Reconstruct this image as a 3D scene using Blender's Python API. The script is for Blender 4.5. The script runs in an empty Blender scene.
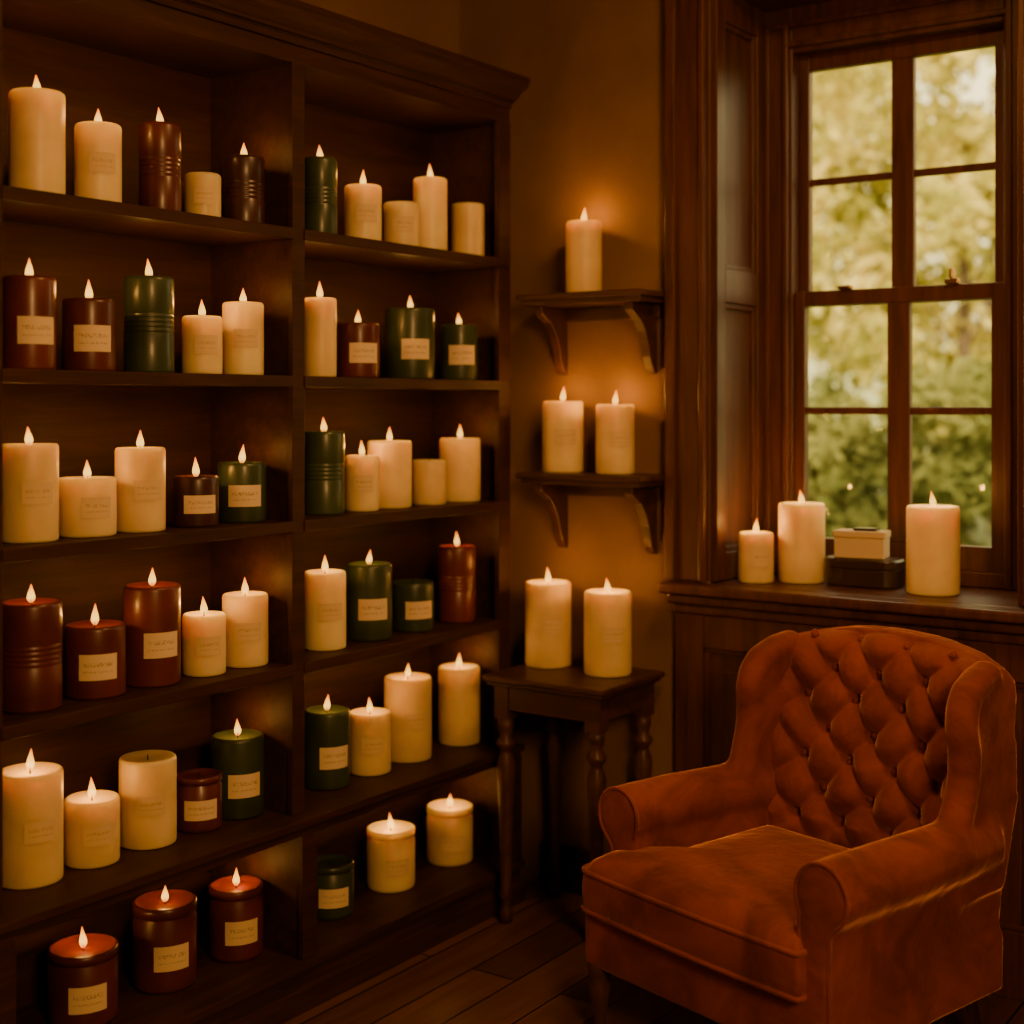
import bpy, bmesh, math, random
from mathutils import Vector, Matrix
random.seed(7)
sc = bpy.context.scene
COL = sc.collection

# ------------------------------------------------------------------ materials
def new_mat(name):
    m = bpy.data.materials.new(name); m.use_nodes = True
    nt = m.node_tree; b = nt.nodes["Principled BSDF"]
    return m, nt, b
def N(nt, t, **kw):
    n = nt.nodes.new(t)
    for k, v in kw.items():
        if k in n.inputs: n.inputs[k].default_value = v
        else: setattr(n, k, v)
    return n
def ramp(nt, stops):
    r = nt.nodes.new("ShaderNodeValToRGB")
    e = r.color_ramp.elements
    while len(e) < len(stops): e.new(0.5)
    for i, (p, c) in enumerate(stops):
        e[i].position = p; e[i].color = (*c, 1)
    return r
def wood(name, c1, c2, rough=0.4, scale=(3, 3, 25), bump=0.15, coat=0.1, spec=.35):
    m, nt, b = new_mat(name); L = nt.links.new
    tc = N(nt, "ShaderNodeTexCoord"); mp = N(nt, "ShaderNodeMapping"); mp.inputs["Scale"].default_value = scale
    L(tc.outputs["Object"], mp.inputs["Vector"])
    n1 = N(nt, "ShaderNodeTexNoise", Scale=2.5, Detail=8.0, Roughness=0.65, Distortion=0.6)
    L(mp.outputs[0], n1.inputs["Vector"])
    r = ramp(nt, [(0.3, c1), (0.7, c2)]); L(n1.outputs["Fac"], r.inputs[0]); L(r.outputs[0], b.inputs["Base Color"])
    n2 = N(nt, "ShaderNodeTexNoise", Scale=6.0, Detail=4.0); L(tc.outputs["Object"], n2.inputs["Vector"])
    mr = N(nt, "ShaderNodeMapRange"); mr.inputs[3].default_value = rough - .08; mr.inputs[4].default_value = rough + .15
    L(n2.outputs["Fac"], mr.inputs[0]); L(mr.outputs[0], b.inputs["Roughness"])
    bp = N(nt, "ShaderNodeBump", Strength=bump, Distance=0.004); L(n1.outputs["Fac"], bp.inputs["Height"]); L(bp.outputs[0], b.inputs["Normal"])
    b.inputs["Coat Weight"].default_value = coat; b.inputs["Coat Roughness"].default_value = .3
    b.inputs["Specular IOR Level"].default_value = spec
    return m
M_wood_case = wood("dark_walnut", (.024, .0085, .0035), (.062, .022, .008), rough=.50, scale=(14, 1.2, 14), coat=0, spec=.22)
M_wood_red = wood("mahogany", (.045, .015, .007), (.13, .043, .016), rough=.36, scale=(14, 14, 1.2))
M_wood_table = wood("table_wood", (.036, .014, .006), (.095, .035, .014), scale=(1.5, 12, 12))
M_leg = wood("leg_wood", (.04, .016, .008), (.10, .04, .018), scale=(8, 8, 2))

def floor_mat():
    m, nt, b = new_mat("floor_planks"); L = nt.links.new
    tc = N(nt, "ShaderNodeTexCoord"); mp = N(nt, "ShaderNodeMapping"); mp.inputs["Rotation"].default_value = (0, 0, math.radians(90))
    L(tc.outputs["Object"], mp.inputs["Vector"])
    br = N(nt, "ShaderNodeTexBrick", Scale=1.0); br.offset = .37
    br.inputs["Brick Width"].default_value = 2.2; br.inputs["Row Height"].default_value = .14
    br.inputs["Mortar Size"].default_value = .0035; br.inputs["Mortar Smooth"].default_value = .3
    br.inputs["Color1"].default_value = (.085, .035, .015, 1); br.inputs["Color2"].default_value = (.16, .066, .028, 1); br.inputs["Mortar"].default_value = (.006, .003, .002, 1)
    L(mp.outputs[0], br.inputs["Vector"])
    mp2 = N(nt, "ShaderNodeMapping"); mp2.inputs["Scale"].default_value = (18, 1.5, 18); L(tc.outputs["Object"], mp2.inputs["Vector"])
    n = N(nt, "ShaderNodeTexNoise", Scale=2.0, Detail=7.0, Distortion=.5); L(mp2.outputs[0], n.inputs["Vector"])
    mx = N(nt, "ShaderNodeMix", data_type='RGBA', blend_type='MULTIPLY'); mx.inputs[0].default_value = .7
    r = ramp(nt, [(.25, (.45, .45, .45)), (.75, (1.3, 1.3, 1.3))]); L(n.outputs["Fac"], r.inputs[0])
    L(br.outputs["Color"], mx.inputs[6]); L(r.outputs[0], mx.inputs[7]); L(mx.outputs[2], b.inputs["Base Color"])
    b.inputs["Roughness"].default_value = .42
    bp = N(nt, "ShaderNodeBump", Strength=.5, Distance=.004); bp.invert = True
    L(br.outputs["Fac"], bp.inputs["Height"]); L(bp.outputs[0], b.inputs["Normal"])
    return m
M_floor = floor_mat()
def plaster(name, c1, c2):
    m, nt, b = new_mat(name); L = nt.links.new
    tc = N(nt, "ShaderNodeTexCoord")
    n = N(nt, "ShaderNodeTexNoise", Scale=2.2, Detail=9.0, Roughness=.6); L(tc.outputs["Object"], n.inputs["Vector"])
    r = ramp(nt, [(.3, c1), (.7, c2)]); L(n.outputs["Fac"], r.inputs[0]); L(r.outputs[0], b.inputs["Base Color"])
    n2 = N(nt, "ShaderNodeTexNoise", Scale=60.0, Detail=5.0); L(tc.outputs["Object"], n2.inputs["Vector"])
    bp = N(nt, "ShaderNodeBump", Strength=.15, Distance=.004); L(n2.outputs["Fac"], bp.inputs["Height"]); L(bp.outputs[0], b.inputs["Normal"])
    b.inputs["Roughness"].default_value = .8
    return m
M_wall = plaster("ochre_plaster", (.15, .076, .021), (.23, .122, .036))
M_ceil = plaster("ceiling_plaster", (.28, .17, .08), (.34, .22, .11))

def wax(name, c, sss=.5, rough=.42, var=.08, coat=0.0):
    m, nt, b = new_mat(name); L = nt.links.new
    tc = N(nt, "ShaderNodeTexCoord"); oi = N(nt, "ShaderNodeObjectInfo")
    n = N(nt, "ShaderNodeTexNoise", Scale=9.0, Detail=5.0); n.noise_dimensions = '4D'
    L(tc.outputs["Object"], n.inputs["Vector"]); L(oi.outputs["Random"], n.inputs["W"])
    lo = tuple(x * (1 - 2 * var) for x in c); hi = tuple(min(1, x * (1 + var)) for x in c)
    r = ramp(nt, [(.3, lo), (.65, hi)]); L(n.outputs["Fac"], r.inputs[0])
    hs = N(nt, "ShaderNodeHueSaturation"); mr = N(nt, "ShaderNodeMapRange"); mr.inputs[3].default_value = .86; mr.inputs[4].default_value = 1.05
    L(oi.outputs["Random"], mr.inputs[0]); L(mr.outputs[0], hs.inputs["Value"]); L(r.outputs[0], hs.inputs["Color"])
    L(hs.outputs[0], b.inputs["Base Color"])
    b.inputs["Roughness"].default_value = rough
    if sss > 0:
        b.inputs["Subsurface Weight"].default_value = sss
        b.inputs["Subsurface Radius"].default_value = (1, .80, .45); b.inputs["Subsurface Scale"].default_value = .05
    b.inputs["Coat Weight"].default_value = coat; b.inputs["Coat Roughness"].default_value = .15
    bp = N(nt, "ShaderNodeBump", Strength=.12, Distance=.003); L(n.outputs["Fac"], bp.inputs["Height"]); L(bp.outputs[0], b.inputs["Normal"])
    return m
WAX = {'c': wax("wax_cream", (.92, .69, .32), .7), 'b': wax("wax_burgundy", (.12, .021, .011), 0, .36, .2, .15),
       'g': wax("wax_forest_green", (.046, .066, .024), 0, .36, .2, .15), 'p': wax("wax_plum", (.055, .018, .015), 0, .36, .2, .15)}
def simple(name, c, rough=.5, **kw):
    m, nt, b = new_mat(name); b.inputs["Base Color"].default_value = (*c, 1); b.inputs["Roughness"].default_value = rough
    for k, v in kw.items(): b.inputs[k.replace("_", " ")].default_value = v
    tc = N(nt, "ShaderNodeTexCoord"); n = N(nt, "ShaderNodeTexNoise", Scale=40.0, Detail=3.0)
    nt.links.new(tc.outputs["Object"], n.inputs["Vector"])
    bp = N(nt, "ShaderNodeBump", Strength=.06, Distance=.002); nt.links.new(n.outputs["Fac"], bp.inputs["Height"]); nt.links.new(bp.outputs[0], b.inputs["Normal"])
    return m
M_wick = simple("wick", (.01, .008, .006), .9)
M_box = simple("cream_card", (.62, .47, .27), .7)
M_tin = simple("dark_tin", (.03, .013, .007), .35, Coat_Weight=.4)
M_brass = simple("brass", (.35, .20, .07), .35, Metallic=1.0)
def flame_mat():
    m = bpy.data.materials.new("flame"); m.use_nodes = True; nt = m.node_tree; nt.nodes.clear(); L = nt.links.new
    out = N(nt, "ShaderNodeOutputMaterial"); add = N(nt, "ShaderNodeAddShader"); tr = N(nt, "ShaderNodeBsdfTransparent"); em = N(nt, "ShaderNodeEmission")
    uv = N(nt, "ShaderNodeUVMap"); sp = N(nt, "ShaderNodeSeparateXYZ"); L(uv.outputs[0], sp.inputs[0])
    r = ramp(nt, [(0, (.6, .10, .006)), (.3, (1, .56, .09)), (.6, (1, .42, .04)), (1, (.8, .12, .004))]); L(sp.outputs[1], r.inputs[0]); L(r.outputs[0], em.inputs["Color"])
    em.inputs["Strength"].default_value = 1.5
    L(tr.outputs[0], add.inputs[0]); L(em.outputs[0], add.inputs[1]); L(add.outputs[0], out.inputs["Surface"])
    m.cycles.emission_sampling = 'NONE'
    return m
M_flame = flame_mat()
def label_mat(name, paper, ink, amt):
    m, nt, b = new_mat(name); L = nt.links.new
    uv = N(nt, "ShaderNodeUVMap"); oi = N(nt, "ShaderNodeObjectInfo"); sp = N(nt, "ShaderNodeSeparateXYZ"); L(uv.outputs[0], sp.inputs[0])
    def band(c, w):
        a = N(nt, "ShaderNodeMath", operation='SUBTRACT'); L(sp.outputs[1], a.inputs[0]); a.inputs[1].default_value = c
        d = N(nt, "ShaderNodeMath", operation='ABSOLUTE'); L(a.outputs[0], d.inputs[0])
        e = N(nt, "ShaderNodeMath", operation='LESS_THAN'); L(d.outputs[0], e.inputs[0]); e.inputs[1].default_value = w
        return e
    def txt(sx, sy, th):
        mp = N(nt, "ShaderNodeMapping"); mp.inputs["Scale"].default_value = (sx, sy, 1); L(uv.outputs[0], mp.inputs["Vector"])
        n = N(nt, "ShaderNodeTexNoise", Scale=1.0, Detail=1.0); n.noise_dimensions = '4D'; L(mp.outputs[0], n.inputs["Vector"])
        k = N(nt, "ShaderNodeMath", operation='MULTIPLY'); k.inputs[1].default_value = 50; L(oi.outputs["Random"], k.inputs[0]); L(k.outputs[0], n.inputs["W"])
        g = N(nt, "ShaderNodeMath", operation='GREATER_THAN'); g.inputs[1].default_value = th; L(n.outputs["Fac"], g.inputs[0]); return g
    def mul(a, c):
        k = N(nt, "ShaderNodeMath", operation='MULTIPLY'); L(a.outputs[0], k.inputs[0]); L(c.outputs[0], k.inputs[1]); return k
    def mx(a, c):
        k = N(nt, "ShaderNodeMath", operation='MAXIMUM'); L(a.outputs[0], k.inputs[0]); L(c.outputs[0], k.inputs[1]); return k
    ua = N(nt, "ShaderNodeMath", operation='SUBTRACT'); L(sp.outputs[0], ua.inputs[0]); ua.inputs[1].default_value = .5
    ub = N(nt, "ShaderNodeMath", operation='ABSOLUTE'); L(ua.outputs[0], ub.inputs[0])
    uc = N(nt, "ShaderNodeMath", operation='LESS_THAN'); L(ub.outputs[0], uc.inputs[0]); uc.inputs[1].default_value = .38
    t1 = mul(band(.60, .08), txt(34, 10, .52)); t2 = mul(band(.32, .035), txt(60, 12, .52))
    k = mul(mx(t1, t2), uc)
    s = N(nt, "ShaderNodeMath", operation='MULTIPLY'); s.inputs[1].default_value = amt; L(k.outputs[0], s.inputs[0])
    mix = N(nt, "ShaderNodeMix", data_type='RGBA'); mix.inputs[6].default_value = (*paper, 1); mix.inputs[7].default_value = (*ink, 1)
    L(s.outputs[0], mix.inputs[0]); L(mix.outputs[2], b.inputs["Base Color"]); b.inputs["Roughness"].default_value = .75
    return m
M_label = label_mat("paper_label", (.80, .62, .37), (.20, .11, .05), .5)
M_label_f = label_mat("faint_label", (.76, .56, .29), (.36, .21, .09), .5)

def velvet():
    m, nt, b = new_mat("rust_velvet"); L = nt.links.new
    tc = N(nt, "ShaderNodeTexCoord")
    n = N(nt, "ShaderNodeTexNoise", Scale=4.5, Detail=8.0, Roughness=.65, Distortion=.9); L(tc.outputs["Object"], n.inputs["Vector"])
    r = ramp(nt, [(.3, (.11, .022, .008)), (.7, (.33, .070, .021))]); L(n.outputs["Fac"], r.inputs[0]); L(r.outputs[0], b.inputs["Base Color"])
    b.inputs["Roughness"].default_value = .88; b.inputs["Specular IOR Level"].default_value = .2
    b.inputs["Sheen Weight"].default_value = 1.0; b.inputs["Sheen Roughness"].default_value = .3; b.inputs["Sheen Tint"].default_value = (1, .46, .20, 1)
    n2 = N(nt, "ShaderNodeTexNoise", Scale=260.0, Detail=3.0); L(tc.outputs["Object"], n2.inputs["Vector"])
    n3 = N(nt, "ShaderNodeTexNoise", Scale=12.0, Detail=4.0); L(tc.outputs["Object"], n3.inputs["Vector"])
    bp = N(nt, "ShaderNodeBump", Strength=.25, Distance=.002); L(n2.outputs["Fac"], bp.inputs["Height"])
    bp2 = N(nt, "ShaderNodeBump", Strength=.5, Distance=.018); L(n3.outputs["Fac"], bp2.inputs["Height"]); L(bp.outputs[0], bp2.inputs["Normal"]); L(bp2.outputs[0], b.inputs["Normal"])
    return m
M_velvet = velvet()

# ------------------------------------------------------------------ mesh helpers
def mk(name, verts, faces, mats, parent=None, smooth=False, mi=None):
    me = bpy.data.meshes.new(name); me.from_pydata(verts, [], faces)
    for m in (mats if isinstance(mats, (list, tuple)) else [mats]): me.materials.append(m)
    if mi: 
        for p, i in zip(me.polygons, mi): p.material_index = i
    bm = bmesh.new(); bm.from_mesh(me); bmesh.ops.recalc_face_normals(bm, faces=bm.faces); bm.to_mesh(me); bm.free()
    if smooth:
        for p in me.polygons: p.use_smooth = True
    o = bpy.data.objects.new(name, me); COL.objects.link(o)
    if parent: o.parent = parent
    return o
class Acc:
    def __init__(s): s.v = []; s.f = []
    def box(s, x0, x1, y0, y1, z0, z1):
        i = len(s.v)
        s.v += [(x, y, z) for z in (z0, z1) for y in (y0, y1) for x in (x0, x1)]
        for f in ((0, 1, 3, 2), (4, 6, 7, 5), (0, 4, 5, 1), (2, 3, 7, 6), (0, 2, 6, 4), (1, 5, 7, 3)): s.f.append(tuple(i + k for k in f))
        return s
    def prism(s, poly, fn, a, b):   # poly 2D, fn(p,t)->xyz
        i = len(s.v); n = len(poly)
        s.v += [fn(p, a) for p in poly] + [fn(p, b) for p in poly]
        s.f.append(tuple(range(i, i + n))); s.f.append(tuple(range(i + 2 * n - 1, i + n - 1, -1)))
        for k in range(n): s.f.append((i + k, i + (k + 1) % n, i + n + (k + 1) % n, i + n + k))
        return s
    def lathe(s, prof, cx=0, cy=0, cz=0, seg=24):
        i = len(s.v); n = len(prof)
        for r, z in prof:
            for k in range(seg):
                a = 2 * math.pi * k / seg; s.v.append((cx + r * math.cos(a), cy + r * math.sin(a), cz + z))
        for j in range(n - 1):
            for k in range(seg):
                s.f.append((i + j * seg + k, i + j * seg + (k + 1) % seg, i + (j + 1) * seg + (k + 1) % seg, i + (j + 1) * seg + k))
        s.f.append(tuple(i + k for k in range(seg))); s.f.append(tuple(i + (n - 1) * seg + k for k in reversed(range(seg))))
        return s
    def loft(s, secs):
        i = len(s.v); n = len(secs[0])
        for q in secs: s.v += q
        for j in range(len(secs) - 1):
            for k in range(n): s.f.append((i + j * n + k, i + j * n + (k + 1) % n, i + (j + 1) * n + (k + 1) % n, i + (j + 1) * n + k))
        s.f.append(tuple(i + k for k in range(n))); s.f.append(tuple(i + (len(secs) - 1) * n + k for k in reversed(range(n))))
        return s
    def obj(s, name, mat, parent=None, bevel=0, smooth=False, seg=2):
        o = mk(name, s.v, s.f, mat, parent, smooth)
        if bevel:
            m = o.modifiers.new("bevel", 'BEVEL'); m.width = bevel; m.segments = seg; m.limit_method = 'ANGLE'; m.angle_limit = math.radians(40)
        return o
def empty(name, loc=(0, 0, 0), rz=0):
    o = bpy.data.objects.new(name, None); COL.objects.link(o); o.location = loc; o.rotation_euler = (0, 0, rz); o.empty_display_size = .1
    return o
def tube(name, pts, r, mat, parent, cyclic=False):
    cu = bpy.data.curves.new(name, 'CURVE'); cu.dimensions = '3D'; sp = cu.splines.new('POLY'); sp.points.add(len(pts) - 1)
    for p, q in zip(sp.points, pts): p.co = (*q, 1)
    sp.use_cyclic_u = cyclic; cu.bevel_depth = r; cu.bevel_resolution = 3; cu.materials.append(mat)
    o = bpy.data.objects.new(name, cu); COL.objects.link(o); o.parent = parent; return o

# ------------------------------------------------------------------ room shell
XW = -2.78; YW = 3.67; XE = 2.3; YS = -1.8; ZC = 3.0
RX0, RX1, RZ0, RZ1 = -1.873, -.98, .95, 2.72
Acc().box(XW - .15, XE + .15, YS - .15, YW + .43, -.1, 0).obj("floor", M_floor)
Acc().box(XW - .15, XE + .15, YS - .15, YW + .43, ZC, ZC + .1).obj("ceiling", M_ceil)
Acc().box(XW - .15, XW, YS, YW + .43, 0, ZC).obj("wall_left", M_wall)
Acc().box(XE, XE + .15, YS, YW + .43, 0, ZC).obj("wall_right", M_wall)
Acc().box(XW - .15, XE + .15, YS - .15, YS, 0, ZC).obj("wall_front", M_wall)
a = Acc(); a.box(XW, RX0, YW, YW + .43, 0, ZC).box(RX1, XE, YW, YW + .43, 0, ZC).box(RX0, RX1, YW, YW + .43, RZ1, ZC).box(RX0, RX1, YW, YW + .43, 0, RZ0)
a.obj("wall_back", M_wall)
Acc().box(XW + .001, XW + .02, YS, .76, 0, .14).obj("baseboard_left", M_wood_case, bevel=.004)
Acc().box(XW + .33, -2.0, YW - .02, YW - .001, 0, .14).obj("baseboard_back", M_wood_case, bevel=.004)
Acc().box(-.84, XE, YW - .02, YW - .001, 0, .14).obj("baseboard_back.001", M_wood_case, bevel=.004)

# window architrave (trim), reveal panelling, wainscot
a = Acc()
for x0, x1 in ((-1.997, RX0), (RX1, -.856)):
    a.box(x0, x1, YW - .03, YW - .001, .99, 2.98)
    a.box(x0 + (0 if x0 < -1.5 else .09), x0 + (.035 if x0 < -1.5 else .124), YW - .048, YW - .028, .99, 2.98)
    xx = x1 - .02 if x0 < -1.5 else x0
    a.box(xx, xx + .02, YW - .04, YW - .028, .99, RZ1)
a.box(RX0, RX1, YW - .03, YW - .001, RZ1, 2.98)
a.obj("trim_1", M_wood_red, bevel=.005)
def reveal(name, xs, sgn):
    a = Acc(); t = .012; y0, y1 = YW - .0, 4.0
    X = lambda d0, d1: (min(xs + sgn * d0, xs + sgn * d1), max(xs + sgn * d0, xs + sgn * d1))
    a.box(*X(.001, .006), y0, y1, .99, RZ1 - .01)
    for ya, yb in ((y0, y0 + .055), (y1 - .06, y1)): a.box(*X(.005, .024), ya, yb, .99, RZ1 - .01)
    for za, zb in ((.99, 1.07), (1.80, 1.90), (2.62, RZ1 - .01)): a.box(*X(.005, .0235), y0 + .054, y1 - .059, za, zb)
    for za, zb in ((1.07, 1.80), (1.90, 2.62)):
        ya, yb = y0 + .055, y1 - .06; w = .016
        a.box(*X(.005, .017), ya, ya + w, za, zb); a.box(*X(.005, .017), yb - w, yb, za, zb); a.box(*X(.005, .0165), ya + w, yb - w, za, za + w); a.box(*X(.005, .0165), ya + w, yb - w, zb - w, zb)
    a.obj(name, M_wood_red, bevel=.003)
reveal("trim_2", RX0, 1); reveal("trim_3", RX1, -1)
Acc().box(RX0 + .001, RX1 - .001, YW, 4.0, RZ1 - .012, RZ1 - .001).obj("trim_4", M_wood_red)
# sill
a = Acc()
a.box(-2.0, -.85, YW - .085, YW - .001, .955, .985)
a.box(RX0 + .001, RX1 - .001, YW - .002, 4.09, .951, .9848)
a.box(-1.985, -.865, YW - .06, YW - .001, .925, .956)
a.box(-1.975, -.875, YW - .04, YW - .001, .895, .926)
a.obj("window_sill", M_wood_red, bevel=.009, seg=3)
# wainscot
a = Acc(); yb = YW - .001; x0, x1 = -1.97, -.88
a.box(x0, x1, yb - .012, yb, .0, .896)
for xa, xb in ((x0, x0 + .09), (-1.47, -1.38), (x1 - .09, x1)): a.box(xa, xb, yb - .03, yb - .011, 0, .895)
for xa, xb in ((x0 + .09, -1.47), (-1.38, x1 - .09)):
    for za, zb in ((0, .17), (.80, .895)): a.box(xa + .0003, xb - .0003, yb - .029, yb - .011, za, zb)
    a.box(xa, xb, yb - .02, yb - .011, .17, .185); a.box(xa, xb, yb - .02, yb - .011, .785, .80); a.box(xa, xa + .015, yb - .0205, yb - .011, .185, .785); a.box(xb - .015, xb, yb - .0205, yb - .011, .185, .785)
    a.box(xa + .06, xb - .06, yb - .019, yb - .011, .23, .74)
a.obj("trim_5", M_wood_red, bevel=.003)

# window
win = empty("window_1", (-1.43, 4.05, 1.0))
def W(o): o.parent = win; o.matrix_parent_inverse = Matrix.Translation((1.43, -4.05, -1.0)); return o
a = Acc()
a.box(RX0 + .001, -1.762, 4.0, 4.09, .986, RZ1 - .001).box(-1.133, RX1 - .001, 4.0, 4.09, .986, RZ1 - .001).box(-1.762, -1.133, 4.0, 4.09, 2.57, RZ1 - .001).box(-1.762, -1.133, 4.0, 4.09, .986, 1.03)
for x in (-1.85, -1.79): a.box(x, x + .018, 3.985, 4.001, .986, 2.66)
for x in (-1.125, -1.06): a.box(x, x + .018, 3.985, 4.001, .986, 2.66)
a.box(-1.79, -1.107, 3.9855, 4.001, 2.585, 2.603).box(-1.85, -1.042, 3.9855, 4.001, 2.645, 2.663)
W(a.obj("frame", M_wood_red, bevel=.004))
a = Acc()
def sash(a, y0, y1, z0, z1, muntin, top, bot):
    a.box(-1.763, -1.731, y0, y1, z0, z1).box(-1.172, -1.132, y0, y1, z0, z1)
    a.box(-1.732, -1.163, y0 + .0005, y1, z1 - top, z1).box(-1.732, -1.163, y0 + .0005, y1, z0, z0 + bot)
    a.box(-1.474, -1.406, y0 + .003, y1 - .003, z0 + bot, z1 - top)
    for m in muntin:
        a.box(-1.732, -1.471, y0 + .006, y1 - .006, m - .011, m + .011).box(-1.409, -1.163, y0 + .006, y1 - .006, m - .011, m + .011)
sash(a, 4.055, 4.085, 1.80, 2.571, (2.18,), .05, .04)
sash(a, 4.02, 4.052, 1.029, 1.845, (1.483,), .045, .07)
W(a.obj("sashes", M_wood_red, bevel=.003))
gm = bpy.data.materials.new("window_glass"); gm.use_nodes = True; nt = gm.node_tree; nt.nodes.clear()
o_ = N(nt, "ShaderNodeOutputMaterial"); mx = N(nt, "ShaderNodeMixShader"); tr = N(nt, "ShaderNodeBsdfTransparent"); gl = N(nt, "ShaderNodeBsdfGlossy", Roughness=.03); fr = N(nt, "ShaderNodeFresnel", IOR=1.25)
tr.inputs[0].default_value = (.98, .95, .86, 1)
nt.links.new(fr.outputs[0], mx.inputs[0]); nt.links.new(tr.outputs[0], mx.inputs[1]); nt.links.new(gl.outputs[0], mx.inputs[2]); nt.links.new(mx.outputs[0], o_.inputs[0])
a = Acc(); a.v = [(-1.735, 4.07, 1.83), (-1.16, 4.07, 1.83), (-1.16, 4.07, 2.54), (-1.735, 4.07, 2.54), (-1.735, 4.036, 1.07), (-1.16, 4.036, 1.07), (-1.16, 4.036, 1.81), (-1.735, 4.036, 1.81)]; a.f = [(0, 1, 2, 3), (4, 5, 6, 7)]
W(a.obj("panes", gm))
W(Acc().box(-1.30, -1.26, 4.005, 4.03, 1.845, 1.86).box(-1.285, -1.275, 4.0, 4.035, 1.86, 1.89).obj("sash_lock", M_brass, bevel=.003))
W(Acc().box(-1.62, -1.58, 4.005, 4.03, 1.845, 1.857).obj("sash_catch", M_brass, bevel=.003))

# ------------------------------------------------------------------ bookcase
FX = -2.47; FL = -2.43; BX = XW + .002; T = .024
ZS = [1.941, 1.572, 1.209, .851]; ZL = .474; ZB = .123
div = [(.80, .83), (1.70, 1.733), (2.568, 2.608), (3.494, 3.512)]
a = Acc()
a.box(BX, BX + .012, .80, 3.51, .02, 2.42)
for i, (y0, y1) in enumerate(div):
    a.box(BX, FX - .012, y0 + .004, y1 - .003, ZL, 2.40)
    a.box(BX, FL - .012, y0 + .004, y1 - .003, .02, ZL - .03)
for i, (y0, y1) in enumerate([(.80, .835), (1.70, 1.735), (2.566, 2.610), (3.452, 3.512)]):
    a.box(FX - .014, FX + .004, y0, y1, ZL, 2.36)
    a.box(FL - .014, FL + .0025, y0 - .004, y1 + .004, ZB, ZL - .035)
bays = [(.833, 1.702), (1.731, 2.570), (2.606, 3.496)]
for y0, y1 in bays:
    for z in ZS:
        a.box(BX + .01, FX - .002, y0, y1, z - T, z)
        a.box(FX - .004, FX + .008, y0, y1, z - T - .003, z + .001)
a.box(BX, FL + .012, .79, 3.52, ZL - .02, ZL); a.box(BX, FL + .002, .80, 3.512, ZL - .042, ZL - .019)
a.box(BX, FL + .012, .79, 3.52, ZB - .022, ZB); a.box(BX, FL, .80, 3.512, .0, ZB - .02); a.box(FL - .01, FL + .014, .79, 3.524, 0, .06)
a.box(BX, FX + .002, .80, 3.511, 2.355, 2.42)
prof = [(-.0, 2.40), (.010, 2.40), (.014, 2.415), (.022, 2.422), (.034, 2.432), (.042, 2.446), (.05, 2.452), (.058, 2.456), (.062, 2.47), (.066, 2.474), (.066, 2.49), (0, 2.49)]
sec = []
for (yy, fn) in ((.78, lambda d, z: (FX + d, .80 - 0, z)), (3.5, lambda d, z: (FX + d, 3.505 + d * .35, z)), (0, lambda d, z: (BX + .001, 3.505 + d * .35, z))):
    sec.append([fn(d, z) for d, z in prof])
a.loft(sec); a.box(BX, FX + .03, .80, 3.506, 2.42, 2.489)
a.obj("bookcase", M_wood_case, bevel=.0025)

# ------------------------------------------------------------------ wall shelves
def wall_shelf(zt):
    a = Acc()
    a.box(-2.435, -1.999, 3.49, YW - .001, zt - .018, zt)
    a.box(-2.425, -2.009, 3.505, YW - .001, zt - .034, zt - .017)
    a.box(-2.40, -2.03, YW - .02, YW - .001, zt - .075, zt - .033)
    pr = [(YW - .001, zt - .033), (3.52, zt - .033), (3.522, zt - .055), (3.545, zt - .068), (3.575, zt - .085), (3.60, zt - .115), (3.62, zt - .155), (3.628, zt - .19), (3.64, zt - .215), (3.655, zt - .235), (YW - .001, zt - .24)]
    for x in (-2.39, -2.075): a.prism(pr, lambda p, t: (t, p[0], p[1]), x, x + .032)
    return a.obj("wall_shelf", M_wood_table, bevel=.004)
wall_shelf(1.832); wall_shelf(1.297)

# ------------------------------------------------------------------ side table
def side_table():
    e = empty("side_table", (-2.21, 3.48, 0)); I = Matrix.Translation((2.21, -3.48, 0))
    def P(o): o.parent = e; o.matrix_parent_inverse = I
    x0, x1, y0, y1 = -2.412, -2.004, 3.29, 3.645
    P(Acc().box(x0, x1, y0, y1, .703, .72).box(x0 + .01, x1 - .01, y0 + .01, y1 - .01, .69, .704).obj("top", M_wood_table, bevel=.005, seg=3))
    P(Acc().box(x0 + .03, x1 - .03, y0 + .03, y1 - .02, .62, .69).obj("apron", M_wood_table, bevel=.003))
    k = 0
    for x in (x0 + .05, x1 - .05):
        for y in (y0 + .05, y1 - .045):
            k += 1; a = Acc(); a.box(x - .024, x + .024, y - .024, y + .024, .595, .688)
            a.lathe([(.012, 0), (.018, .004), (.021, .03), (.014, .045), (.014, .06), (.021, .075), (.017, .10), (.018, .25), (.024, .40), (.028, .46), (.018, .49), (.016, .50), (.028, .515), (.028, .525), (.016, .54), (.023, .565), (.024, .60)], x, y, 0, 20)
            o = a.obj("leg_%d" % k, M_wood_table, smooth=False); P(o)
            for p in o.data.polygons: p.use_smooth = len(p.vertices) == 4 and p.area < .0042
side_table()

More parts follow.
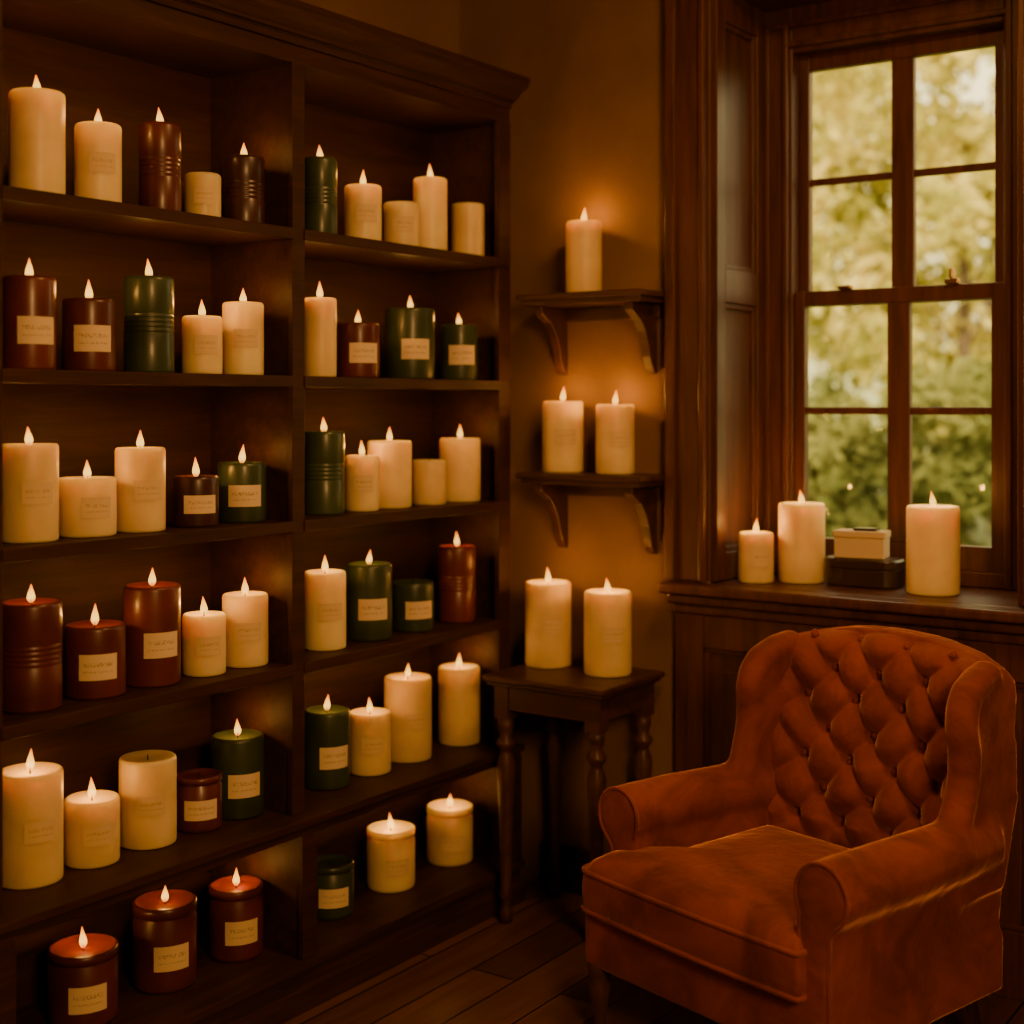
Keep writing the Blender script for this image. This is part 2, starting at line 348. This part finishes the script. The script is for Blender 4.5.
# ------------------------------------------------------------------ candles
LP = .36
def candle(x, y, z, r, h, col='c', lit=1, label='', rib=0, jar=0, pw=1.0):
    z += .0004
    A = Acc(); mi = []
    seg = 44
    if jar:
        pr = [(r - .008, 0), (r - .002, .003), (r, .010), (r, h * .80), (r - .005, h * .85), (r - .005, h * .87), (r + .0005, h * .88), (r + .0005, h * .985), (r - .003, h), (r - .007, h), (r - .008, h - .006), (r * .6, h - .010), (.003, h - .011)]
        ztop = h - .011
    else:
        pr = [(r - .006, 0), (r - .001, .002), (r, .006)]
        if rib:
            n = 5; zc = h * .52
            for i in range(n):
                zz = zc + (i - n / 2) * .011
                pr += [(r, zz), (r - .0012, zz + .003), (r - .0012, zz + .005), (r, zz + .008)]
        else: pr += [(r * 1.003, h * .35), (r * .998, h * .7)]
        pr += [(r, h - .009), (r - .0015, h - .003), (r - .005, h), (r - .009, h - .001), (r * .72, h - .006), (r * .35, h - .009), (.002, h - .009)]
        ztop = h - .009
    A.lathe(pr, seg=seg); mi += [0] * (len(A.f) - len(mi))
    A.lathe([(.0016, ztop - .002), (.0015, ztop + .006), (.0012, ztop + .013)], seg=8); mi += [1] * (len(A.f) - len(mi))
    uvs = {}
    f0 = len(A.f)
    if lit:
        fh = random.uniform(.040, .050); lean = random.uniform(-.003, .003)
        fp = [(.0015, 0), (.0058, .10), (.0084, .22), (.0086, .34), (.0070, .50), (.0045, .68), (.0022, .86), (.0004, 1.0)]
        i0 = len(A.v); A.lathe([(q, ztop + .005 + t * fh) for q, t in fp], seg=14); mi += [2] * (len(A.f) - len(mi))
        for j in range(len(fp)):
            for k in range(14):
                vi = i0 + j * 14 + k; v = A.v[vi]; A.v[vi] = (v[0] + lean * fp[j][1] ** 2 * 2, v[1], v[2]); uvs[vi] = (0, fp[j][1])
    cam_ang = math.atan2(-y, -x)
    if label:
        ang = cam_ang + random.uniform(.10, .38)
        lw = min(1.5 * r, .085) * (1 if label in 'LM' else .8) ; da = lw / r / 2
        lh = .058 if label in 'LM' else .046
        lh = min(lh, h * .36); zc = h * (.42 if h > .17 else .45)
        if label == 'f': zc = h * .5
        if jar: zc = h * .42
        i0 = len(A.v); n = 12
        for j in (0, 1):
            for k in range(n + 1):
                t = ang - da + 2 * da * k / n
                uvs[len(A.v)] = (k / n, j)
                A.v.append(((r + .0012) * math.cos(t), (r + .0012) * math.sin(t), zc + (j - .5) * lh))
        for k in range(n): A.f.append((i0 + k, i0 + k + 1, i0 + n + 2 + k, i0 + n + 1 + k)); mi.append(3)
    name = "jar_candle" if jar else "pillar_candle"
    me = bpy.data.meshes.new(name); me.from_pydata(A.v, [], A.f)
    for m in (WAX[col], M_wick, M_flame, M_label_f if label == 'f' else M_label): me.materials.append(m)
    for p, i in zip(me.polygons, mi): p.material_index = i; p.use_smooth = True
    uvl = me.uv_layers.new(name="UVMap")
    for lp in me.loops: uvl.data[lp.index].uv = uvs.get(lp.vertex_index, (0, 0))
    o = bpy.data.objects.new(name, me); COL.objects.link(o); o.location = (x, y, z)
    if lit:
        ld = bpy.data.lights.new("flame_light", 'POINT'); ld.energy = LP * pw * random.uniform(.85, 1.15); ld.color = (1, .43, .085); ld.shadow_soft_size = .008
        lo = bpy.data.objects.new("flame_light", ld); COL.objects.link(lo); lo.parent = o; lo.location = (0, 0, ztop + .036)
    return o
# (y, r, h, colour, lit, label, rib, jar)
R = {
 1.941: [(1.891,.058,.227,'c',1,''),(2.046,.051,.182,'c',1,'f'),(2.221,.048,.211,'b',1,'',1),(2.349,.043,.112,'c',0,'f'),(2.492,.051,.174,'p',1,'',1),
         (2.762,.045,.209,'g',1,'',1),(2.941,.051,.160,'c',1,'f'),(3.108,.052,.132,'c',0,'f'),(3.237,.050,.219,'c',1,''),(3.421,.050,.165,'c',0,'')],
 1.572: [(1.869,.055,.199,'b',1,'L'),(2.026,.057,.161,'b',1,'L'),(2.196,.057,.223,'g',1,'',1),(2.351,.048,.140,'c',1,'f'),(2.489,.051,.181,'c',1,'f'),
         (2.760,.044,.209,'c',1,''),(2.929,.059,.151,'b',1,'L'),(3.170,.070,.205,'g',1,'L'),(3.385,.056,.168,'g',1,'L')],
 1.209: [(1.873,.061,.207,'c',1,'f'),(2.026,.063,.129,'c',1,'f'),(2.170,.057,.192,'c',1,'f'),(2.337,.054,.120,'p',1,'L'),(2.494,.060,.147,'g',1,'L'),
         (2.788,.055,.220,'g',1,'',1),(2.932,.047,.152,'c',1,'f'),(3.068,.063,.189,'c',1,''),(3.231,.050,.130,'c',0,''),(3.397,.062,.190,'c',1,'')],
 .851: [(1.880,.064,.228,'b',1,'',1),(2.050,.067,.158,'b',1,'L'),(2.212,.065,.229,'b',1,'L'),(2.361,.052,.145,'c',1,'f'),(2.502,.057,.177,'c',1,'f'),
         (2.793,.056,.205,'c',1,'f'),(2.981,.064,.208,'g',1,'L'),(3.170,.061,.139,'g',0,'L'),(3.375,.057,.225,'b',1,'',1)],
 .474: [(1.896,.069,.238,'c',1,'f'),(2.053,.061,.145,'c',1,'f'),(2.217,.066,.202,'c',0,'f'),(2.365,.055,.131,'b',0,'L',0,1),(2.504,.0655,.198,'g',1,'L'),
         (2.829,.062,.204,'g',1,'L'),(3.002,.059,.168,'c',1,'f'),(3.182,.069,.237,'c',1,'f'),(3.421,.064,.231,'c',1,'')],
 .123: [(2.041,.076,.162,'b',1,'L',0,1),(2.276,.074,.198,'b',1,'L',0,1),(2.500,.067,.175,'b',1,'L',0,1),(2.845,.062,.141,'g',0,'L',0,1),(3.105,.069,.169,'c',1,'f',0,1),(3.383,.070,.167,'c',1,'f',0,1)],
}
for z, L in R.items():
    for c in L:
        fx = (-2.51 if z > .6 else -2.53)
        candle(fx - c[1], c[0], z + .001, *c[1:])
    yy = .93
    for k in range(4):
        c = random.choice(L); candle(-2.51 - c[1] - .02, yy, z + .001, c[1], c[2], c[3], 1 if k % 2 else 0, c[5]); yy += .21
candle(-2.249, 3.585, 1.832, .054, .217, pw=2.2)
candle(-2.324, 3.585, 1.297, .062, .215, 'c', 1, 'f', pw=2.2); candle(-2.14, 3.585, 1.297, .057, .205, 'c', 1, 'f', pw=2.2)
candle(-2.337, 3.525, .7205, .069, .25, 'c', 1, 'f', pw=2); candle(-2.120, 3.51, .7205, .069, .24, 'c', 1, 'f', pw=2)
candle(-1.772, 3.765, .9855, .051, .145, 'c', 1, 'f', pw=2); candle(-1.666, 3.848, .9855, .067, .229, pw=2); candle(-1.268, 3.813, .9855, .071, .239, pw=2)
# sill box and tin
a = Acc(); pr = []
for i in range(32):
    t = 2 * math.pi * i / 32; c, s = math.cos(t), math.sin(t)
    pr.append((math.copysign(abs(c) ** .55, c) * .106, math.copysign(abs(s) ** .55, s) * .06))
def sc2(k, z): return [(p[0] * k, p[1] * k, z) for p in pr]
a.loft([sc2(.96, 0), sc2(1, .006), sc2(1, .052)]); a.loft([sc2(1.02, .0525), sc2(1.03, .056), sc2(1.03, .074), sc2(.99, .08)])
o = a.obj("storage_tin", M_tin, smooth=False, bevel=.002); o.location = (-1.482, 3.865, .9857)
e = empty("gift_box", (-1.49, 3.865, 1.0665), math.radians(8))
Acc().box(-.07, .07, -.04, .04, 0, .058).obj("box_body", M_box, e, bevel=.002)
Acc().box(-.073, .073, -.043, .043, .058, .076).obj("box_lid", M_box, e, bevel=.002)
Acc().box(-.02, .045, -.02, .02, .0765, .084).obj("tag", M_tin, e, bevel=.002)

# ------------------------------------------------------------------ armchair
ch = empty("armchair", (-1.34, 3.10, 0), math.radians(-15.8))
def arm_profile(sx, x_in, sh=0.0):
    p = [(x_in, .17), (x_in, .30), (x_in, .46)]
    for i in range(17):
        t = math.radians(215 - i * 17); p.append((x_in + .058 + .069 * math.cos(t), .518 + .069 * math.sin(t)))
    p += [(x_in + .080, .44), (x_in + .080, .3), (x_in + .082, .17)]
    cx, cz = x_in + .05, .4
    p = [(cx + (x - cx) * (1 - sh), cz + (z - cz) * (1 - sh * .4)) for x, z in p]
    return [(sx * x, z) for x, z in p]
a = Acc()
for sx, xin, yf in ((-1, .262, -.295), (1, .283, -.365)):
    S = []
    for y, sh in ((yf, .10), (yf + .006, .04), (yf + .02, 0), (-.1, 0), (.1, 0), (.26, .06)): S.append([(x * (1 - .08 * max(0, y) / .26), y, z - .012 * max(0, y) / .26) for x, z in arm_profile(sx, xin, sh)])
    a.loft(S)
# base
a.box(-.345, .355, -.355, .28, .17, .30)
a.box(-.362, -.25, -.368, -.28, .17, .31); a.box(-.362, .36, -.368, -.3, .17, .31)
# wings
def flare(y, z): return -.030 * max(0, z - .5) / .4 + .018 * max(0, .28 - y) / .15 * max(0, min(1, (z - .55) / .15))
wp = [(.05, .50), (.085, .555), (.118, .61), (.135, .67), (.136, .73), (.128, .785), (.136, .83), (.165, .863), (.215, .882), (.28, .892), (.34, .890), (.365, .86), (.35, .6), (.28, .40), (.07, .40)]
OFF = {-1: -.012, 1: .030}
for sx in (-1, 1):
    a.prism(wp, lambda p, t, sx=sx: (sx * (t + OFF[sx] + flare(*p)), p[0], p[1]), .272, .330)
for sx in (-1, 1):
    path = [(.085, .55), (.112, .60), (.134, .67), (.138, .73), (.130, .78), (.138, .82), (.165, .855), (.215, .876), (.28, .888)]
    rr = .036; S = []
    for i, (y, z) in enumerate(path):
        y0_, z0_ = path[max(0, i - 1)]; y1_, z1_ = path[min(len(path) - 1, i + 1)]; d = Vector((0, y1_ - y0_, z1_ - z0_)).normalized(); n_ = Vector((0, -d.z, d.y))
        c0 = Vector((sx * (.304 + OFF[sx] + flare(y, z)), y + .012, z - .004))
        S.append([tuple(c0 + Vector((math.cos(2 * math.pi * k / 14) * rr * 1.1, 0, 0)) + n_ * math.sin(2 * math.pi * k / 14) * rr * .9) for k in range(14)])
    a.loft(S)
# back shell
bo = [(-.325, .17), (-.33, .6), (-.305, .82), (-.285, .87), (-.225, .908), (-.12, .934), (0.01, .943), (.14, .935), (.24, .912), (.305, .878), (.335, .83), (.345, .6), (.335, .17)]
a.prism(bo, lambda p, t: (p[0], t + .15 * max(0, p[1] - .17), p[1]), .200, .272)
body = a.obj("frame_upholstery", M_velvet, ch)
m = body.modifiers.new("r", 'REMESH'); m.mode = 'VOXEL'; m.voxel_size = .009; m.use_smooth_shade = True
m = body.modifiers.new("s", 'SMOOTH'); m.factor = .5; m.iterations = 10
# tufted inner back
TW, TH, TZ = .136, .150, .835; CX = .008
def base_y(x, z): return .200 + .15 * max(0, z - .17) - .010 - .050 * (abs(x) / .28) ** 4
nu, nv = 180, 180; V = []; F = []
def back_pt(u, v):
    x = (u - .5) * .56; xs = abs(x) / .28
    ztop = .953 - .045 * xs ** 2; z0 = .40
    z = z0 + v * (ztop - z0)
    yb = base_y(x, z)
    edge = max(0, (v - .90) / .10); yb += .055 * edge ** 2; z -= .010 * edge ** 2
    xw = x + .007 * math.sin(z * 31 + x * 9); zw = z + .006 * math.sin(x * 37 + 1)
    A_ = xw / TW; B_ = (zw - TZ) / TH
    sp_, sq_ = abs(math.sin(math.pi * (A_ + B_))), abs(math.sin(math.pi * (A_ - B_)))
    hgt = (sp_ * sq_) ** .8
    near = math.exp(-(sp_ ** 2 + sq_ ** 2) / .30)
    fade = min(1, (1 - v) / .12) * min(1, max(0, (v - .02) / .1)) * min(1, (1 - xs) / .12)
    fade = max(0, fade)
    y = yb - (.024 * hgt * fade + .016) + .028 * near * fade
    return (x + CX, y, z)
for j in range(nv + 1):
    for i in range(nu + 1): V.append(back_pt(i / nu, j / nv))
for j in range(nv):
    for i in range(nu):
        b0 = j * (nu + 1) + i; F.append((b0, b0 + 1, b0 + nu + 2, b0 + nu + 1))
tb = mk("tufted_back", V, F, M_velvet, ch, True)
sm = tb.modifiers.new("s", 'SMOOTH'); sm.iterations = 4; sm.factor = .4
a = Acc()
for jz in range(-8, 4):
    for ix in range(-5, 6):
        if (ix + jz) % 2: continue
        x = ix * TW / 2; z = TZ + jz * TH / 2
        if abs(x) > .25 or z > .91 or z < .47: continue
        yb_ = base_y(x, z) + .007
        pr_ = [(.0005, -.012), (.007, -.010), (.011, -.004), (.012, 0), (.010, .004)]
        i0 = len(a.v); a.lathe(pr_, seg=14)
        for k in range(i0, len(a.v)):
            vx, vy, vz = a.v[k]; a.v[k] = (x + CX + vx, yb_ - .001 + vz, z + vy)
a.obj("buttons", M_velvet, ch, smooth=True)
# seat cushion
def round_poly(c, rs, n=6):
    out = []
    for i, p in enumerate(c):
        p0 = Vector(c[i - 1]); p1 = Vector(p); p2 = Vector(c[(i + 1) % len(c)]); r = rs[i]
        d0 = (p0 - p1).normalized(); d2 = (p2 - p1).normalized(); A0 = p1 + d0 * r; A2 = p1 + d2 * r
        for k in range(n + 1):
            t = k / n; q = (1 - t) ** 2 * A0 + 2 * t * (1 - t) * p1 + t * t * A2; out.append((q.x, q.y))
    res = []
    for i, p in enumerate(out):
        q = out[(i + 1) % len(out)]; d = math.dist(p, q); k = max(1, int(d / .02))
        for s in range(k): res.append((p[0] + (q[0] - p[0]) * s / k, p[1] + (q[1] - p[1]) * s / k))
    return res
cp = round_poly([(-.366, -.378), (.310, -.392), (.302, -.36), (.282, -.30), (.282, .18), (-.262, .18), (-.262, -.300), (-.366, -.300)], [.045, .015, .01, .01, .02, .02, .004, .02])
def bow(p):
    x, y = p
    if y < -.3: y -= .010 * (1 - ((x + .04) / .33) ** 2) if abs(x + .04) < .33 else 0
    return (x, y)
cp = [bow(p) for p in cp]
ccx, ccy = -.01, -.08
def ring(k, z): 
    return [(ccx + (x - ccx) * k, ccy + (y - ccy) * k, z) for x, y in cp]
a = Acc(); a.loft([ring(.97, .300), ring(1.0, .308), ring(1.012, .335), ring(1.014, .36), ring(1.008, .383), ring(.998, .397), ring(.96, .417), ring(.88, .435), ring(.75, .447), ring(.55, .455), ring(.3, .459), ring(.05, .460)])
a.obj("seat_cushion", M_velvet, ch, smooth=True)
tube("cushion_piping", ring(1.004, .398), .0055, M_velvet, ch, True)
tube("cushion_piping_lower", ring(1.006, .308), .0055, M_velvet, ch, True)
for i, (sx, xin, yf) in enumerate(((-1, .262, -.295), (1, .283, -.365))):
    pts = [(x, yf + .004, z) for x, z in arm_profile(sx, xin, .05)]
    tube("arm_piping_%d" % i, pts[(3 if sx < 0 else 0):], .0045, M_velvet, ch)
for i, (x, y) in enumerate(((-.332, -.34), (.33, -.34))):
    Acc().lathe([(.012, 0), (.015, .004), (.013, .02), (.016, .05), (.022, .09), (.028, .125), (.022, .14), (.028, .15), (.03, .165), (.03, .18)], x, y, 0, 20).obj("leg_%d" % (i + 1), M_leg, ch, smooth=True)
for i, x in enumerate((-.29, .29)):
    a = Acc(); a.loft([[(x - .016, .29, 0), (x + .016, .29, 0), (x + .016, .32, 0), (x - .016, .32, 0)], [(x - .022, .225, .18), (x + .022, .225, .18), (x + .022, .27, .18), (x - .022, .27, .18)]])
    a.obj("leg_%d" % (i + 3), M_leg, ch, bevel=.003)

# ------------------------------------------------------------------ outdoors
def leaf_mat(name, stops):
    m, nt, b = new_mat(name); L = nt.links.new
    tc = N(nt, "ShaderNodeTexCoord"); n = N(nt, "ShaderNodeTexNoise", Scale=1.3, Detail=4.0); L(tc.outputs["Object"], n.inputs["Vector"])
    r = ramp(nt, stops); L(n.outputs["Fac"], r.inputs[0])
    df = N(nt, "ShaderNodeBsdfDiffuse"); tl = N(nt, "ShaderNodeBsdfTranslucent"); mx = N(nt, "ShaderNodeMixShader"); mx.inputs[0].default_value = .45
    L(r.outputs[0], df.inputs[0]); L(r.outputs[0], tl.inputs[0]); L(df.outputs[0], mx.inputs[1]); L(tl.outputs[0], mx.inputs[2])
    L(mx.outputs[0], nt.nodes["Material Output"].inputs[0]); return m
M_leaf = leaf_mat("yellow_leaves", [(.30, (.20, .21, .045)), (.46, (.55, .51, .13)), (.64, (.93, .80, .33))])  # yellow-green tree leaves, tone varied by noise
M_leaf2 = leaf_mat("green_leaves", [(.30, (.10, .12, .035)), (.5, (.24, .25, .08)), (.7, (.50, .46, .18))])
M_bark = wood("bark", (.09, .06, .04), (.18, .12, .08), rough=.8)
def leaves(v, f, mi, p, s, m):
    q = Vector((random.uniform(-1, 1), random.uniform(-1, 1), random.uniform(-1, 1))).normalized(); w = q.orthogonal().normalized()
    i0 = len(v); v += [tuple(p - q * s), tuple(p + w * s * .5), tuple(p + q * s), tuple(p - w * s * .5)]; f.append((i0, i0 + 1, i0 + 2, i0 + 3)); mi.append(m)
def tree(x, y, H, rad, n):
    A = Acc(); A.lathe([(.09, 0), (.07, .5), (.06, H * .5), (.03, H * .8)], 0, 0, 0, 10)
    for k in range(6):
        t = random.uniform(0, 6.28); z0 = H * random.uniform(.3, .6); e_ = Vector((math.cos(t) * rad * .6, math.sin(t) * rad * .6, z0 + H * .25))
        A.loft([[(.02 * c, .02 * s, z0) for c, s in ((1, 0), (0, 1), (-1, 0), (0, -1))], [(e_.x + .01 * c, e_.y + .01 * s, e_.z) for c, s in ((1, 0), (0, 1), (-1, 0), (0, -1))]])
    v = A.v; f = A.f; mi = [1] * len(f)
    def cg(s): return max(-1.5 * s, min(1.5 * s, random.gauss(0, s)))
    clumps = [(Vector((cg(rad * .6), cg(rad * .5), H * random.uniform(.22, 1.0))), random.uniform(.35, .7)) for _ in range(50)]
    for i in range(n):
        c, cr = random.choice(clumps); d = Vector((random.gauss(0, 1), random.gauss(0, 1), random.gauss(0, .8))).normalized() * cr * random.uniform(.5, 1)
        p = c + d; p.z = max(p.z, .15); leaves(v, f, mi, p, random.uniform(.06, .13), 0)
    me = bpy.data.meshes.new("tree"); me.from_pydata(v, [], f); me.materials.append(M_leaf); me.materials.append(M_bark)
    for p, i in zip(me.polygons, mi): p.material_index = i
    o = bpy.data.objects.new("tree", me); COL.objects.link(o); o.location = (x, y, -.299)
for x, y, H, rad, n in ((-4.5, 14.5, 6, 1.6, 8000), (-7.6, 15, 6, 1.6, 7000), (-1.6, 15.0, 6, 1.6, 6000), (-10.8, 15, 6, 1.7, 5000), (1.5, 15, 5.5, 1.6, 5000), (-5.8, 20, 8, 2.6, 12000), (-9.8, 20.5, 8, 2.3, 6000), (-1, 20, 8, 2.2, 5000)): tree(x, y, H, rad, n)
# shrubs in front of the trees
for k, x in enumerate((-3.95, -6.55, -1.35, -9.15)):
    v = []; f = []; mi = []
    cl = [(Vector((random.uniform(-.9, .9), random.uniform(-.35, .35), random.uniform(.35, 1.85))), random.uniform(.25, .42)) for _ in range(30)]
    for i in range(7500):
        c, cr = random.choice(cl); d = Vector((random.gauss(0, 1), random.gauss(0, 1), random.gauss(0, .9))).normalized() * cr * random.uniform(.5, 1)
        p = c + d; p.z = max(p.z, .14); leaves(v, f, mi, p, random.uniform(.04, .09), 0)
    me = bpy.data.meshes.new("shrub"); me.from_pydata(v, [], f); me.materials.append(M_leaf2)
    o = bpy.data.objects.new("shrub", me); COL.objects.link(o); o.location = (x, 10.8, -.299)
gm2, nt, b = new_mat("grass"); n = N(nt, "ShaderNodeTexNoise", Scale=3.0, Detail=8.0); r = ramp(nt, [(.3, (.05, .07, .015)), (.7, (.16, .17, .05))]); nt.links.new(n.outputs["Fac"], r.inputs[0]); nt.links.new(r.outputs[0], b.inputs["Base Color"]); b.inputs["Roughness"].default_value = 1
Acc().box(-30, 30, 4.3, 45, -.4, -.3).obj("lawn", gm2)

# ------------------------------------------------------------------ lights / world
w = bpy.data.worlds.new("world"); sc.world = w; w.use_nodes = True; nt = w.node_tree; bg = nt.nodes["Background"]
tc = N(nt, "ShaderNodeTexCoord"); sp = N(nt, "ShaderNodeSeparateXYZ"); nt.links.new(tc.outputs["Generated"], sp.inputs[0])
r = ramp(nt, [(.0, (.45, .40, .14)), (.12, (1.0, .82, .40)), (.5, (1.0, .86, .50))]); nt.links.new(sp.outputs[2], r.inputs[0]); nt.links.new(r.outputs[0], bg.inputs[0]); bg.inputs[1].default_value = 3.4
def look(o, tgt): o.rotation_euler = (Vector(tgt) - o.location).to_track_quat('-Z', 'Y').to_euler()
sd = bpy.data.lights.new("sun", 'SUN'); sd.energy = 7; sd.color = (1, .80, .44); sd.angle = .02
so = bpy.data.objects.new("sun", sd); COL.objects.link(so); so.location = (3, -6, 12); look(so, (-3, 8, 0))
def area(name, loc, tgt, e, size, col):
    ad = bpy.data.lights.new(name, 'AREA'); ad.energy = e; ad.color = col; ad.size = size
    ao = bpy.data.objects.new(name, ad); COL.objects.link(ao); ao.location = loc; look(ao, tgt)
area("room_fill", (.9, .4, 2.2), (-2.2, 2.9, .9), 57, .7, (1, .485, .14))  # added warm fill from the camera side, no fixture behind it
area("overhead_fill", (-.9, 2.5, 2.97), (-1.1, 2.7, 0), 24, .4, (1, .48, .135))  # added overhead fill above the chair, not an actual ceiling fixture

# ------------------------------------------------------------------ camera
cd = bpy.data.cameras.new("camera"); cam = bpy.data.objects.new("camera", cd); COL.objects.link(cam); sc.camera = cam
cam.location = (0, 0, 1.5); cam.rotation_euler = (math.radians(90), 0, math.radians(35.02))
cd.sensor_width = 36; cd.lens = 36 * 1410 / 1024; cd.shift_y = -107 / 1024; cd.clip_start = .05
cd.dof.use_dof = True; cd.dof.focus_distance = 3.35; cd.dof.aperture_fstop = 1.6
